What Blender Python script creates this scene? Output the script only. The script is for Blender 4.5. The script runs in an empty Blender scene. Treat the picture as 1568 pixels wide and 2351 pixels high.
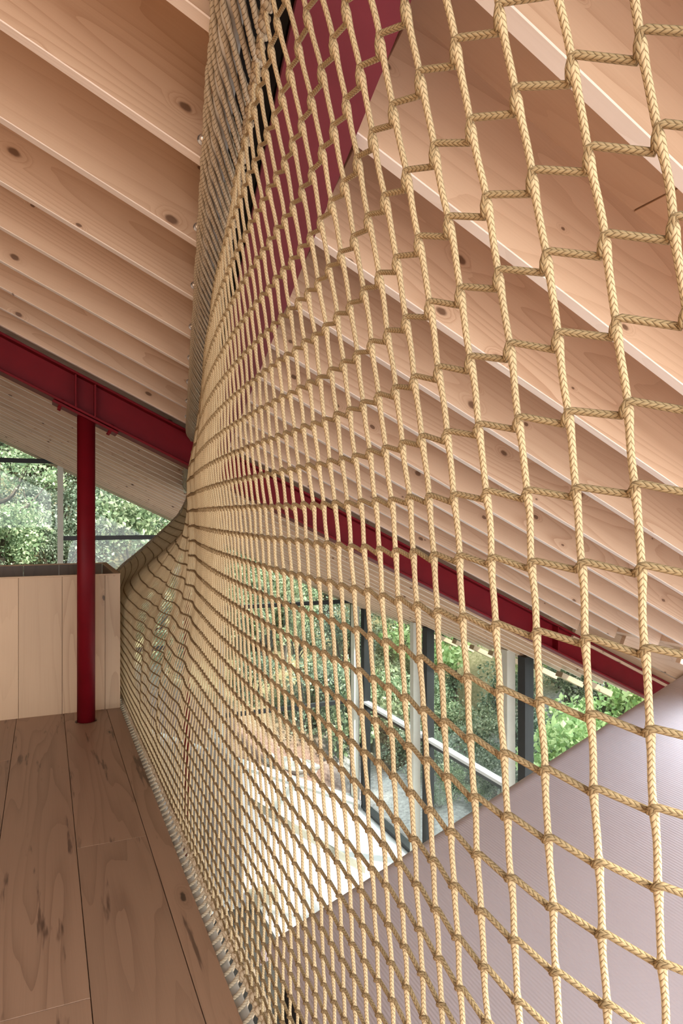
import bpy, bmesh, math, random
import numpy as np
from mathutils import Vector, Matrix
random.seed(7); rng = np.random.default_rng(7)
SC = bpy.context.scene; COL = SC.collection
E = 1.6            # eye height above the loft floor; builders work relative to the eye, lifted by E at the end
YAW = math.radians(23.49)

# ---------------- camera ----------------
cd = bpy.data.cameras.new('camera'); cam = bpy.data.objects.new('camera', cd); COL.objects.link(cam)
cd.sensor_fit = 'HORIZONTAL'; cd.sensor_width = 36.0; cd.lens = 36.0 * 1567 / 1568
cd.shift_y = 4.5 / 1568; cd.clip_start = 0.05; cd.clip_end = 300
cam.location = (0, 0, E); cam.rotation_euler = (math.pi / 2, 0, -YAW)
SC.camera = cam
# ---------------- sky ----------------
w = bpy.data.worlds.new('sky'); SC.world = w; w.use_nodes = True
wn = w.node_tree; wn.nodes.clear()
wo = wn.nodes.new('ShaderNodeOutputWorld'); wb = wn.nodes.new('ShaderNodeBackground')
wb.inputs['Color'].default_value = (0.89, 0.95, 1.0, 1); wb.inputs['Strength'].default_value = 2.1
wn.links.new(wb.outputs[0], wo.inputs[0])
# ---------------- sun ----------------
sd = bpy.data.lights.new('sun', 'SUN'); sun = bpy.data.objects.new('sun', sd); COL.objects.link(sun)
sd.energy = 6.0; sd.angle = math.radians(3); sd.color = (1, 0.95, 0.86)
sun.rotation_euler = Vector((-0.62, 0.50, -0.60)).to_track_quat('-Z', 'Y').to_euler()
sun.location = (12, -8, 14)
# ---------------- area lamp added for a guessed, unseen window behind the camera ----------------
ad = bpy.data.lights.new('rear_fill_light', 'AREA'); rear_fill = bpy.data.objects.new('rear_fill_light', ad); COL.objects.link(rear_fill)
ad.shape = 'RECTANGLE'; ad.size = 7.0; ad.size_y = 4.6; ad.energy = 200; ad.color = (1.0, 0.97, 0.92)
rear_fill.location = (3.2, -3.2, 0.6); rear_fill.rotation_euler = (math.radians(90), 0, 0)
# ---------------- exposure ----------------
SC.view_settings.view_transform = 'Standard'; SC.view_settings.look = 'None'
SC.view_settings.exposure = 0.88; SC.view_settings.gamma = 1.0; SC.view_settings.use_curve_mapping = False
SC.cycles.max_bounces = 10; SC.cycles.diffuse_bounces = 5; SC.cycles.transparent_max_bounces = 24
SC.cycles.sample_clamp_indirect = 8.0; SC.cycles.use_denoising = True

# ======================= node helpers =======================
def newmat(name):
    m = bpy.data.materials.new(name); m.use_nodes = True
    nt = m.node_tree; nt.nodes.clear()
    out = nt.nodes.new('ShaderNodeOutputMaterial'); b = nt.nodes.new('ShaderNodeBsdfPrincipled')
    nt.links.new(b.outputs[0], out.inputs[0]); return m, nt, b, out
def N(nt, t, **kw):
    n = nt.nodes.new(t)
    for k, v in kw.items():
        if hasattr(n, k): setattr(n, k, v)
        else: n.inputs[k.replace('_', ' ')].default_value = v
    return n
def inp(nt, sock, v):
    if isinstance(v, bpy.types.NodeSocket): nt.links.new(v, sock)
    elif v is not None: sock.default_value = v
def M(nt, op, a, b=None, c=None):
    n = nt.nodes.new('ShaderNodeMath'); n.operation = op
    inp(nt, n.inputs[0], a); inp(nt, n.inputs[1], b); inp(nt, n.inputs[2], c); return n.outputs[0]
def VM(nt, op, a, b=None):
    n = nt.nodes.new('ShaderNodeVectorMath'); n.operation = op
    inp(nt, n.inputs[0], a); inp(nt, n.inputs[1], b); return n.outputs[0]
def ramp(nt, f, stops, interp='LINEAR'):
    n = nt.nodes.new('ShaderNodeValToRGB'); n.color_ramp.interpolation = interp
    el = n.color_ramp.elements
    while len(el) < len(stops): el.new(0.5)
    for e, (p, c) in zip(el, stops):
        e.position = p; e.color = (*c, 1) if len(c) == 3 else c
    nt.links.new(f, n.inputs[0]); return n.outputs[0]
def mixc(nt, f, a, b, mode='MIX'):
    n = nt.nodes.new('ShaderNodeMix'); n.data_type = 'RGBA'; n.blend_type = mode
    inp(nt, n.inputs[0], f)
    for s, v in ((n.inputs[6], a), (n.inputs[7], b)):
        if isinstance(v, tuple): v = (*v, 1) if len(v) == 3 else v
        inp(nt, s, v)
    return n.outputs[2]
def noise(nt, vec, scale, detail=3, rough=0.5):
    n = nt.nodes.new('ShaderNodeTexNoise'); n.inputs['Scale'].default_value = scale
    n.inputs['Detail'].default_value = detail; n.inputs['Roughness'].default_value = rough
    inp(nt, n.inputs['Vector'], vec); return n.outputs[0]
def sstep(nt, f, lo, hi):
    n = nt.nodes.new('ShaderNodeMapRange'); n.interpolation_type = 'SMOOTHSTEP'
    inp(nt, n.inputs[0], f); n.inputs[1].default_value = lo; n.inputs[2].default_value = hi; return n.outputs[0]
def bump(nt, h, b, strength=0.3, dist=0.002):
    n = nt.nodes.new('ShaderNodeBump'); n.inputs['Strength'].default_value = strength
    n.inputs['Distance'].default_value = dist
    nt.links.new(h, n.inputs['Height']); nt.links.new(n.outputs[0], b.inputs['Normal'])

def plain(name, col, rough=0.5, metal=0.0, var=0.06, bumpy=0.0, spec=0.5, vs=6):
    m, nt, b, _ = newmat(name)
    tc = N(nt, 'ShaderNodeTexCoord')
    n1 = noise(nt, tc.outputs['Object'], vs, 5)
    dark = tuple(c * (1 - 2 * var) for c in col); lite = tuple(min(1, c * (1 + 2 * var)) for c in col)
    nt.links.new(ramp(nt, n1, [(0.3, dark), (0.7, lite)]), b.inputs['Base Color'])
    b.inputs['Roughness'].default_value = rough; b.inputs['Metallic'].default_value = metal
    b.inputs['Specular IOR Level'].default_value = spec
    if bumpy: bump(nt, noise(nt, tc.outputs['Object'], 60, 4), b, bumpy, 0.002)
    return m

def wood(name, pale, dark, knotc, ring=26.0, ringamt=0.5, knots=0.55, kscale=(0.9, 3.2, 3.2), ksize=0.11, rough=0.55, tone=0.16, soft=1.0, cracks=False, wax=2):
    """boards are modelled with their grain along local X"""
    m, nt, b, _ = newmat(name)
    tc = N(nt, 'ShaderNodeTexCoord'); oi = N(nt, 'ShaderNodeObjectInfo')
    rnd = M(nt, 'MULTIPLY', oi.outputs['Random'], 61.7)
    cx = nt.nodes.new('ShaderNodeCombineXYZ')
    nt.links.new(rnd, cx.inputs[0]); nt.links.new(M(nt, 'MULTIPLY', rnd, 1.7), cx.inputs[1]); nt.links.new(M(nt, 'MULTIPLY', rnd, 2.3), cx.inputs[2])
    P = VM(nt, 'ADD', tc.outputs['Object'], cx.outputs[0])
    # knots
    vo = nt.nodes.new('ShaderNodeTexVoronoi'); vo.voronoi_dimensions = '2D'; vo.feature = 'F1'; vo.inputs['Scale'].default_value = 1.0
    sx = nt.nodes.new('ShaderNodeSeparateXYZ'); nt.links.new(P, sx.inputs[0])
    kv = nt.nodes.new('ShaderNodeCombineXYZ'); nt.links.new(M(nt, 'MULTIPLY', sx.outputs[0], kscale[0]), kv.inputs[0]); nt.links.new(M(nt, 'MULTIPLY', sx.outputs[wax], kscale[1]), kv.inputs[1])
    nt.links.new(kv.outputs[0], vo.inputs['Vector'])
    sp = nt.nodes.new('ShaderNodeSeparateColor'); nt.links.new(vo.outputs['Color'], sp.inputs[0])
    gate = M(nt, 'GREATER_THAN', sp.outputs[0], 1 - knots)
    wob = M(nt, 'MULTIPLY', M(nt, 'SUBTRACT', noise(nt, P, 28, 3), 0.5), 0.13)
    d = M(nt, 'ADD', vo.outputs['Distance'], M(nt, 'MULTIPLY', wob, .5))
    size = M(nt, 'MULTIPLY', M(nt, 'ADD', sp.outputs[1], 0.35), ksize)
    q = M(nt, 'DIVIDE', d, size)
    knot = M(nt, 'MULTIPLY', M(nt, 'SUBTRACT', 1.0, sstep(nt, q, 0.55, 1.05)), gate)
    halo = M(nt, 'MULTIPLY', M(nt, 'SUBTRACT', 1.0, sstep(nt, q, 0.8, 2.9)), gate)
    # cathedral grain
    n1 = noise(nt, VM(nt, 'MULTIPLY', P, (0.30, 3.4, 3.4)), 1.0, 1.5, 0.45)
    fld = M(nt, 'ADD', M(nt, 'MULTIPLY', n1, ring), M(nt, 'MULTIPLY', halo, 2.2))
    fld = M(nt, 'ADD', fld, M(nt, 'MULTIPLY', noise(nt, VM(nt, 'MULTIPLY', P, (1.2, 14, 14)), 1.0, 2), 0.8))
    saw = M(nt, 'FRACT', fld)
    line = M(nt, 'POWER', saw, 3.0 * soft)
    amt = sstep(nt, noise(nt, VM(nt, 'MULTIPLY', P, (0.4, 1.5, 1.5)), 1.0, 1), 0.3, 0.75)
    line = M(nt, 'MULTIPLY', line, M(nt, 'MULTIPLY_ADD', amt, ringamt, ringamt * 0.2))
    fine = noise(nt, VM(nt, 'MULTIPLY', P, (3, 210, 210)), 1.0, 3)
    fine = M(nt, 'MULTIPLY', M(nt, 'SUBTRACT', fine, 0.5), 0.35)
    f = M(nt, 'ADD', line, fine)
    f = M(nt, 'ADD', f, M(nt, 'MULTIPLY', halo, 0.22))
    c = mixc(nt, f, pale, dark)
    blot = noise(nt, VM(nt, 'MULTIPLY', P, (0.8, 2.5, 2.5)), 1.0, 3)
    v = M(nt, 'MULTIPLY_ADD', M(nt, 'SUBTRACT', M(nt, 'ADD', M(nt, 'MULTIPLY', blot, 0.6), M(nt, 'MULTIPLY', oi.outputs['Random'], 0.4)), 0.5), tone * 2.2, 1.0)
    hsv = nt.nodes.new('ShaderNodeHueSaturation'); nt.links.new(v, hsv.inputs['Value']); nt.links.new(c, hsv.inputs['Color'])
    c = mixc(nt, M(nt, 'MULTIPLY', knot, 0.85), hsv.outputs[0], knotc)
    if cracks:
        n2 = noise(nt, VM(nt, 'MULTIPLY', P, (1.4, 14, 14)), 1.0, 4, 0.6)
        cr = sstep(nt, n2, 0.60, 0.68)
        c = mixc(nt, M(nt, 'MULTIPLY', cr, 0.75), c, (0.06, 0.03, 0.02))
    nt.links.new(c, b.inputs['Base Color']); b.inputs['Roughness'].default_value = rough
    b.inputs['Specular IOR Level'].default_value = 0.5
    bump(nt, M(nt, 'SUBTRACT', fine, M(nt, 'MULTIPLY', knot, 0.6)), b, 0.12, 0.001)
    return m

MAT = {}
MAT['fir'] = wood('fir_timber', (0.565, 0.40, 0.27), (0.36, 0.21, 0.12), (0.10, 0.045, 0.02), knots=0.36, kscale=(3.3, 6.0), ksize=.078, rough=.4, ringamt=.6)
MAT['fir_under'] = wood('fir_underside_daylit', (0.73, 0.64, 0.56), (0.57, 0.47, 0.38), (0.2, 0.12, 0.08), knots=0.15, kscale=(3.3, 6.0), ksize=.06, rough=.4)  # daylight on the joist undersides put in as a paler wood colour
MAT['ply'] = wood('spruce_plywood', (0.50, 0.33, 0.21), (0.36, 0.22, 0.13), (0.2, 0.1, 0.05), ring=12, knots=0.05)
MAT['oak'] = wood('oiled_oak_boards', (0.34, 0.21, 0.135), (0.165, 0.093, 0.055), (0.030, 0.016, 0.011), ring=17, ringamt=0.55, knots=0.3, kscale=(1.5, 5.0), ksize=0.10, wax=1, rough=0.42, tone=0.16, cracks=True)
MAT['panel'] = wood('pale_fir_lining', (0.55, 0.365, 0.22), (0.33, 0.19, 0.10), (0.10, 0.06, 0.035), ring=14, ringamt=0.35, knots=0.25, kscale=(1.5, 3.5), ksize=0.07, tone=0.2)
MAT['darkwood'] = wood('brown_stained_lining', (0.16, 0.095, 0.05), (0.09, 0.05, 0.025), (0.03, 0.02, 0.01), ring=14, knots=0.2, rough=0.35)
MAT['red'] = plain('crimson_steel_paint', (0.145, 0.004, 0.008), 0.5, var=0.05, bumpy=0.03, spec=.14)
MAT['plum'] = plain('plum_steel_paint', (0.19, 0.030, 0.050), 0.5, var=0.05, bumpy=0.03)
MAT['black'] = plain('black_steel', (0.012, 0.012, 0.014), 0.45)
MAT['recess_shade'] = plain('recess_shade_black', (0.01, 0.008, 0.008), 0.8)
MAT['cream'] = plain('cream_paint', (0.62, 0.60, 0.53), 0.5, var=0.02)
MAT['white'] = plain('white_plaster', (0.80, 0.81, 0.83), 0.7, var=0.02, bumpy=0.05)
MAT['whitefloor'] = plain('white_terrazzo', (0.78, 0.79, 0.80), 0.5, var=0.03, vs=40)
MAT['concrete'] = plain('fair_faced_concrete', (0.50, 0.50, 0.48), 0.8, var=0.07, bumpy=0.15, vs=1.5)
MAT['taupe'] = plain('taupe_capping', (0.28, 0.26, 0.21), 0.6)
MAT['shadedfloor'] = plain('lower_floor_shade', (0.055, 0.047, 0.041), 0.95, var=0.12, bumpy=0.3, vs=25)  # shadow under the loft is put into this floor colour
MAT['tube'] = plain('cream_grey_tube', (0.50, 0.48, 0.42), 0.4, var=0.06)
MAT['zinc'] = plain('galvanised_steel', (0.62, 0.62, 0.60), 0.3, metal=0.9)
MAT['bark'] = plain('tree_bark', (0.10, 0.075, 0.055), 0.95, var=0.3, bumpy=0.6, vs=9)
MAT['stone'] = plain('grey_boulder', (0.33, 0.32, 0.30), 0.9, var=0.2, bumpy=0.5, vs=4)

def rope_mat(name, col, dk, kind):
    m, nt, b, _ = newmat(name)
    uv = N(nt, 'ShaderNodeUVMap'); uv.uv_map = 'UVMap'
    s = nt.nodes.new('ShaderNodeSeparateXYZ'); nt.links.new(uv.outputs[0], s.inputs[0])
    u, v = s.outputs[0], s.outputs[1]
    if kind == 'braid':
        vp = M(nt, 'DIVIDE', v, 0.0082)
        u8 = M(nt, 'MULTIPLY', u, 6.0)
        par = M(nt, 'MODULO', M(nt, 'FLOOR', u8), 2.0)
        fu = M(nt, 'FRACT', u8)
        sgn = M(nt, 'MULTIPLY_ADD', par, 2.0, -1.0)
        h = M(nt, 'ABSOLUTE', M(nt, 'SINE', M(nt, 'MULTIPLY', M(nt, 'ADD', vp, M(nt, 'MULTIPLY', M(nt, 'MULTIPLY', fu, sgn), 0.75)), math.pi)))
        edge = M(nt, 'ABSOLUTE', M(nt, 'MULTIPLY_ADD', fu, 2.0, -1.0))
        h = M(nt, 'MULTIPLY', M(nt, 'POWER', h, 0.6), M(nt, 'MULTIPLY_ADD', M(nt, 'POWER', edge, 3.0), -0.45, 1.0))
        st, di = 0.9, 0.0011
    else:
        a = M(nt, 'ADD', M(nt, 'MULTIPLY', u, 3.0 * 6), M(nt, 'DIVIDE', v, 0.012))
        h = M(nt, 'ABSOLUTE', M(nt, 'SINE', M(nt, 'MULTIPLY', a, math.pi))); st, di = 0.35, 0.0006
        gr = M(nt, 'ABSOLUTE', M(nt, 'COSINE', M(nt, 'MULTIPLY', M(nt, 'SUBTRACT', u, M(nt, 'DIVIDE', v, .034)), 3*math.pi)))
        h = M(nt, 'MULTIPLY', M(nt, 'MULTIPLY_ADD', h, .3, .7), sstep(nt, gr, 0.0, .55))
    tc = N(nt, 'ShaderNodeTexCoord')
    fz = noise(nt, tc.outputs['Object'], 420, 3)
    big = noise(nt, tc.outputs['Object'], 7, 3)
    k = M(nt, 'ADD', M(nt, 'MULTIPLY', h, 0.75), M(nt, 'MULTIPLY', fz, 0.35))
    c = mixc(nt, sstep(nt, k, 0.15, 0.75), dk, col)
    hsv = nt.nodes.new('ShaderNodeHueSaturation'); nt.links.new(c, hsv.inputs['Color'])
    nt.links.new(M(nt, 'MULTIPLY_ADD', big, 0.4, 0.8), hsv.inputs['Value'])
    nt.links.new(hsv.outputs[0], b.inputs['Base Color'])
    b.inputs['Roughness'].default_value = 0.85; b.inputs['Specular IOR Level'].default_value = 0.15
    bump(nt, M(nt, 'ADD', h, M(nt, 'MULTIPLY', fz, 0.3)), b, st, di)
    return m
MAT['cord'] = rope_mat('tan_braided_cord', (0.48, 0.37, 0.215), (0.15, 0.10, 0.042), 'braid')
MAT['crosscord'] = rope_mat('shaded_tan_braided_cord', (0.31, 0.228, 0.12), (0.095, 0.06, 0.026), 'braid')  # same cord darkened to carry the shade on the horizontal runs
MAT['rope'] = rope_mat('hemp_laid_rope', (0.38, 0.31, 0.21), (0.13, 0.095, 0.056), 'laid')
MAT['ropebrown'] = rope_mat('brown_hemp_rope', (0.30, 0.225, 0.135), (0.12, 0.08, 0.045), 'laid')
MAT['ropepale'] = rope_mat('pale_hemp_rope', (0.56, 0.46, 0.32), (0.28, 0.21, 0.13), 'laid')

def ribbed():
    m, nt, b, _ = newmat('mauve_ribbed_sheet')
    tc = N(nt, 'ShaderNodeTexCoord')
    s = nt.nodes.new('ShaderNodeSeparateXYZ'); nt.links.new(tc.outputs['Object'], s.inputs[0])
    h = M(nt, 'SINE', M(nt, 'MULTIPLY', s.outputs[0], 2 * math.pi / 0.019))
    n1 = noise(nt, tc.outputs['Object'], 0.8, 2)
    nt.links.new(ramp(nt, n1, [(0.3, (0.79, 0.73, 0.79)), (0.7, (0.83, 0.77, 0.83))]), b.inputs['Base Color'])
    b.inputs['Roughness'].default_value = 0.5; b.inputs['Specular IOR Level'].default_value = 0.35
    bump(nt, h, b, 0.8, 0.0014); return m
MAT['ribbed'] = ribbed()

def glass():
    m, nt, b, out = newmat('window_glass'); nt.nodes.remove(b)
    tr = nt.nodes.new('ShaderNodeBsdfTransparent'); tr.inputs[0].default_value = (0.93, 0.97, 0.95, 1)
    gl = nt.nodes.new('ShaderNodeBsdfGlossy'); gl.inputs['Roughness'].default_value = 0.02
    lw = nt.nodes.new('ShaderNodeLayerWeight'); lw.inputs[0].default_value = .5
    fac = M(nt, 'MULTIPLY_ADD', M(nt, 'POWER', lw.outputs['Facing'], 5.0), 0.5, 0.02)
    mx = nt.nodes.new('ShaderNodeMixShader')
    nt.links.new(fac, mx.inputs[0]); nt.links.new(tr.outputs[0], mx.inputs[1]); nt.links.new(gl.outputs[0], mx.inputs[2])
    nt.links.new(mx.outputs[0], out.inputs[0]); return m
MAT['glass'] = glass()

def leafmat(name, a, b_, c_):
    m, nt, b, out = newmat(name)
    geo = N(nt, 'ShaderNodeNewGeometry'); oi = N(nt, 'ShaderNodeObjectInfo')
    wn1 = nt.nodes.new('ShaderNodeTexNoise'); wn1.inputs['Scale'].default_value = 2.3; wn1.inputs['Detail'].default_value = 3
    nt.links.new(geo.outputs['Position'], wn1.inputs['Vector'])
    f = M(nt, 'ADD', M(nt, 'MULTIPLY', geo.outputs['Random Per Island'], 0.65), M(nt, 'MULTIPLY', wn1.outputs[0], 0.35))
    col = ramp(nt, f, [(0.12, a), (0.5, b_), (0.85, c_)])
    hsv = nt.nodes.new('ShaderNodeHueSaturation'); nt.links.new(col, hsv.inputs['Color'])
    nt.links.new(M(nt, 'MULTIPLY_ADD', oi.outputs['Random'], 0.5, 0.75), hsv.inputs['Value'])
    nt.links.new(M(nt, 'MULTIPLY_ADD', oi.outputs['Random'], 0.05, 0.475), hsv.inputs['Hue'])
    nt.links.new(hsv.outputs[0], b.inputs['Base Color']); b.inputs['Roughness'].default_value = 0.45
    tl = nt.nodes.new('ShaderNodeBsdfTranslucent'); nt.links.new(hsv.outputs[0], tl.inputs[0])
    mx = nt.nodes.new('ShaderNodeMixShader'); mx.inputs[0].default_value = 0.35
    nt.links.new(b.outputs[0], mx.inputs[1]); nt.links.new(tl.outputs[0], mx.inputs[2]); nt.links.new(mx.outputs[0], out.inputs[0])
    return m
MAT['leaf_dark'] = leafmat('dark_ivy_leaves', (0.05, 0.08, 0.045), (0.17, 0.23, 0.14), (0.50, 0.55, 0.42))
MAT['leaf_mid'] = leafmat('green_leaves', (0.08, 0.12, 0.06), (0.26, 0.33, 0.18), (0.62, 0.64, 0.42))
MAT['leaf_lite'] = leafmat('bright_maple_leaves', (0.20, 0.29, 0.10), (0.42, 0.50, 0.22), (0.70, 0.72, 0.40))

def groundmat():
    m, nt, b, _ = newmat('mulch_and_gravel')
    geo = N(nt, 'ShaderNodeNewGeometry'); s = nt.nodes.new('ShaderNodeSeparateXYZ'); nt.links.new(geo.outputs['Position'], s.inputs[0])
    n1 = noise(nt, geo.outputs['Position'], 9, 6, 0.7); n2 = noise(nt, geo.outputs['Position'], 0.5, 3)
    mul = ramp(nt, n1, [(0.3, (0.10, 0.05, 0.035)), (0.55, (0.26, 0.15, 0.12)), (0.75, (0.45, 0.33, 0.25))])
    gra = ramp(nt, n1, [(0.3, (0.20, 0.19, 0.19)), (0.7, (0.55, 0.53, 0.52))])
    lit = ramp(nt, n1, [(0.3, (0.14, 0.13, 0.05)), (0.6, (0.30, 0.25, 0.14)), (0.8, (0.5, 0.42, 0.3))])
    c = mixc(nt, sstep(nt, s.outputs[0], 7.4, 8.6), mul, gra)
    far = sstep(nt, M(nt, 'ADD', s.outputs[1], M(nt, 'MULTIPLY', n2, 3)), 20.5, 22.5)
    nt.links.new(mixc(nt, far, c, lit), b.inputs['Base Color']); b.inputs['Roughness'].default_value = 0.95
    bump(nt, n1, b, 0.8, 0.05); return m
MAT['ground'] = groundmat()

# ======================= object helpers =======================
def link(o, parent=None):
    COL.objects.link(o)
    if parent: o.parent = parent
    return o
def mesh_obj(name, me, mat, parent=None):
    if mat and not me.materials: me.materials.append(MAT[mat])
    return link(bpy.data.objects.new(name, me), parent)
def tag(o, label=None, cat=None, group=None, kind=None):
    if label: o['label'] = label
    if cat: o['category'] = cat
    if group: o['group'] = group
    if kind: o['kind'] = kind
    return o
def empty(name, loc=(0, 0, 0), parent=None):
    o = bpy.data.objects.new(name, None); o.location = loc; o.empty_display_size = 0.1; return link(o, parent)
def mk(name, verts, faces, smooth=False, uvs=None):
    me = bpy.data.meshes.new(name); me.from_pydata([tuple(map(float, v)) for v in verts], [], faces); me.update()
    if uvs is not None:
        l = me.uv_layers.new(name='UVMap'); l.data.foreach_set('uv', np.asarray(uvs, dtype=np.float32).ravel())
    if smooth: me.polygons.foreach_set('use_smooth', [True] * len(me.polygons))
    return me
def box_me(name, x0, x1, y0, y1, z0, z1, bevel=0.0):
    bm = bmesh.new()
    vs = [bm.verts.new(p) for p in ((x0,y0,z0),(x1,y0,z0),(x1,y1,z0),(x0,y1,z0),(x0,y0,z1),(x1,y0,z1),(x1,y1,z1),(x0,y1,z1))]
    for f in ((3,2,1,0),(4,5,6,7),(0,1,5,4),(1,2,6,5),(2,3,7,6),(3,0,4,7)): bm.faces.new([vs[i] for i in f])
    if bevel: bmesh.ops.bevel(bm, geom=bm.edges[:], offset=bevel, segments=1, affect='EDGES')
    me = bpy.data.meshes.new(name); bm.to_mesh(me); bm.free(); return me
def box(name, x0, x1, y0, y1, z0, z1, mat, parent=None, bevel=0.0):
    return mesh_obj(name, box_me(name, x0, x1, y0, y1, z0, z1, bevel), mat, parent)
def prism_me(name, poly, y0, y1):
    """polygon of (x, z) extruded along y"""
    n = len(poly); v = [(x, y0, z) for x, z in poly] + [(x, y1, z) for x, z in poly]
    area = sum(poly[i][0] * poly[(i+1) % n][1] - poly[(i+1) % n][0] * poly[i][1] for i in range(n))
    f = [tuple(range(n)), tuple(range(2*n-1, n-1, -1))] + [(i, i+n, (i+1) % n+n, (i+1) % n) for i in range(n)]
    if area < 0: f = [tuple(reversed(q)) for q in f]
    return mk(name, v, f)

def tube_arrays(path, rad, sides, lobes=None, closed_caps=True):
    """path (n,3), rad (n,) ; lobes=(count, pitch, depth): laid strands as real relief"""
    P = np.asarray(path, float); n = len(P); R = np.broadcast_to(np.asarray(rad, float), (n,)).copy()
    T = np.empty_like(P); T[1:-1] = P[2:] - P[:-2]; T[0] = P[1] - P[0]; T[-1] = P[-1] - P[-2]
    T /= np.maximum(np.linalg.norm(T, axis=1, keepdims=True), 1e-9)
    a = np.array([1.0, 0, 0]) if abs(T[0][0]) < 0.9 else np.array([0, 1.0, 0])
    U = np.empty_like(P); u = a - T[0] * a.dot(T[0]); U[0] = u / np.linalg.norm(u)
    for i in range(1, n):
        u = U[i-1] - T[i] * U[i-1].dot(T[i]); U[i] = u / max(np.linalg.norm(u), 1e-9)
    V = np.cross(T, U)
    s = np.concatenate([[0], np.cumsum(np.linalg.norm(P[1:] - P[:-1], axis=1))])
    th = np.arange(sides) * 2 * math.pi / sides
    rr = R[:, None] * np.ones((1, sides))
    if lobes:
        c, pitch, dep = lobes
        rr = rr * (1 - dep + dep * np.abs(np.cos(0.5 * c * (th[None, :] - 2 * math.pi * s[:, None] / pitch))) * 1.3)
    verts = P[:, None, :] + rr[:, :, None] * (np.cos(th)[None, :, None] * U[:, None, :] + np.sin(th)[None, :, None] * V[:, None, :])
    verts = verts.reshape(-1, 3)
    i = np.arange(n - 1)[:, None] * sides; j = np.arange(sides)[None, :]; j2 = (j + 1) % sides
    faces = np.stack([i + j, i + j2, i + sides + j2, i + sides + j], axis=-1).reshape(-1, 4)
    uu0 = (np.arange(sides) / sides)[None, :] * np.ones((n-1, 1)); uu1 = uu0 + 1.0 / sides
    v0 = s[:-1, None] * np.ones((1, sides)); v1 = s[1:, None] * np.ones((1, sides))
    uv = np.stack([np.stack([uu0, v0], -1), np.stack([uu1, v0], -1), np.stack([uu1, v1], -1), np.stack([uu0, v1], -1)], axis=2).reshape(-1, 2)
    return verts, faces, uv
def quads_me(name, parts, smooth=True):
    vs, fs, us = [], [], []; off = 0
    for v, f, u in parts:
        vs.append(v); fs.append(f + off); us.append(u); off += len(v)
    v = np.concatenate(vs).astype(np.float32); f = np.concatenate(fs).astype(np.int32); u = np.concatenate(us).astype(np.float32)
    me = bpy.data.meshes.new(name); me.vertices.add(len(v)); me.vertices.foreach_set('co', v.ravel())
    me.loops.add(f.size); me.loops.foreach_set('vertex_index', f.ravel())
    me.polygons.add(len(f)); me.polygons.foreach_set('loop_start', np.arange(0, f.size, 4, dtype=np.int32))
    me.polygons.foreach_set('loop_total', np.full(len(f), 4, dtype=np.int32))
    me.polygons.foreach_set('use_smooth', np.full(len(f), smooth))
    l = me.uv_layers.new(name='UVMap'); l.data.foreach_set('uv', u.ravel()); me.update(calc_edges=True); return me
def tube_me(name, path, rad, sides=12, lobes=None):
    return quads_me(name, [tube_arrays(path, rad, sides, lobes)])
def cyl_me(name, r, h, n=32):
    bm = bmesh.new(); bmesh.ops.create_cone(bm, cap_ends=True, segments=n, radius1=r, radius2=r, depth=h)
    for f in bm.faces: f.smooth = len(f.verts) == 4
    me = bpy.data.meshes.new(name); bm.to_mesh(me); bm.free(); return me

# ======================= roof =======================
H0, SL = 1.20, 0.48            # underside of the joists: z = H0 - SL x
def zr(x): return H0 - SL * x
DEP, TH, PITCH = 0.40, 0.042, 0.495
ux = 1 / math.sqrt(1 + SL * SL)
RA = math.atan(SL)
# an edge parallel to the net: x = off + 0.176 y
def xe(off, y): return off + 0.176 * y
ceil = mesh_obj('ceiling', prism_me('ceiling', [(-4.2, zr(-4.2)+DEP), (5.15, zr(5.15)+DEP), (5.15, zr(5.15)+DEP+.12), (-4.2, zr(-4.2)+DEP+.12)], -0.2, 17.6), 'ply')
tag(ceil, 'pale timber roof deck over the sloping joists', kind='structure')
mesh_obj('eaves_deck', prism_me('eaves_deck', [(5.15, zr(5.15)+DEP), (8.6, zr(8.6)+DEP), (8.6, zr(8.6)+DEP+.12), (5.15, zr(5.15)+DEP+.12)], 4.2, 17.6), 'ply', ceil)
def milk():
    m, nt, b, out = newmat('opal_fill_sheet'); nt.nodes.remove(b)
    t = nt.nodes.new('ShaderNodeBsdfTranslucent'); t.inputs[0].default_value = (.90, .93, .96, 1); nt.links.new(t.outputs[0], out.inputs[0]); return m
MAT['opal'] = milk()
fill_sheet = mesh_obj('fill_rooflight', prism_me('fill_rooflight', [(5.15, zr(5.15)+DEP+.08), (8.6, zr(8.6)+DEP+.08), (8.6, zr(8.6)+DEP+.10), (5.15, zr(5.15)+DEP+.10)], -0.2, 4.2), 'opal'); tag(fill_sheet, 'added opal sheet lighting the mauve surface', kind='structure')  # unseen rooflight added so soft light brightens the mauve surface
def sloped(name, xa, xb, y, th, z_lo, dep, mat, parent, bev=0.0025):
    """a timber running down the roof slope; grain along local X"""
    L = (xb - xa) / ux
    me = box_me(name, 0, L, 0, th, 0, dep * ux, bev)
    o = mesh_obj(name, me, mat, parent); o.location = (xa, y, zr(xa) + z_lo); o.rotation_euler = (0, RA, 0)
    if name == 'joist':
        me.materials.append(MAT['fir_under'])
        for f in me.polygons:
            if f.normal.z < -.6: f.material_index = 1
    return o
yj = [1.928 + PITCH * n for n in range(-6, 32)]
for y in yj:
    if y > 17.3 or y < -.2: continue
    if abs(y - 5.63) < 0.2: y += 0.0
    xr = 4.95 if y < 5.5 else 8.2
    near_open = 0.3 < y < 12.0
    if near_open:
        if xe(.07, y) > -4: sloped('joist', -4.0, xe(0.128, y), y, TH, 0, DEP, 'fir', ceil)
        sloped('joist', xe(0.40, y), xr, y, TH, 0, DEP, 'fir', ceil)
    else:
        sloped('joist', -4.0, xr, y, TH, 0, DEP, 'fir', ceil)
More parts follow.
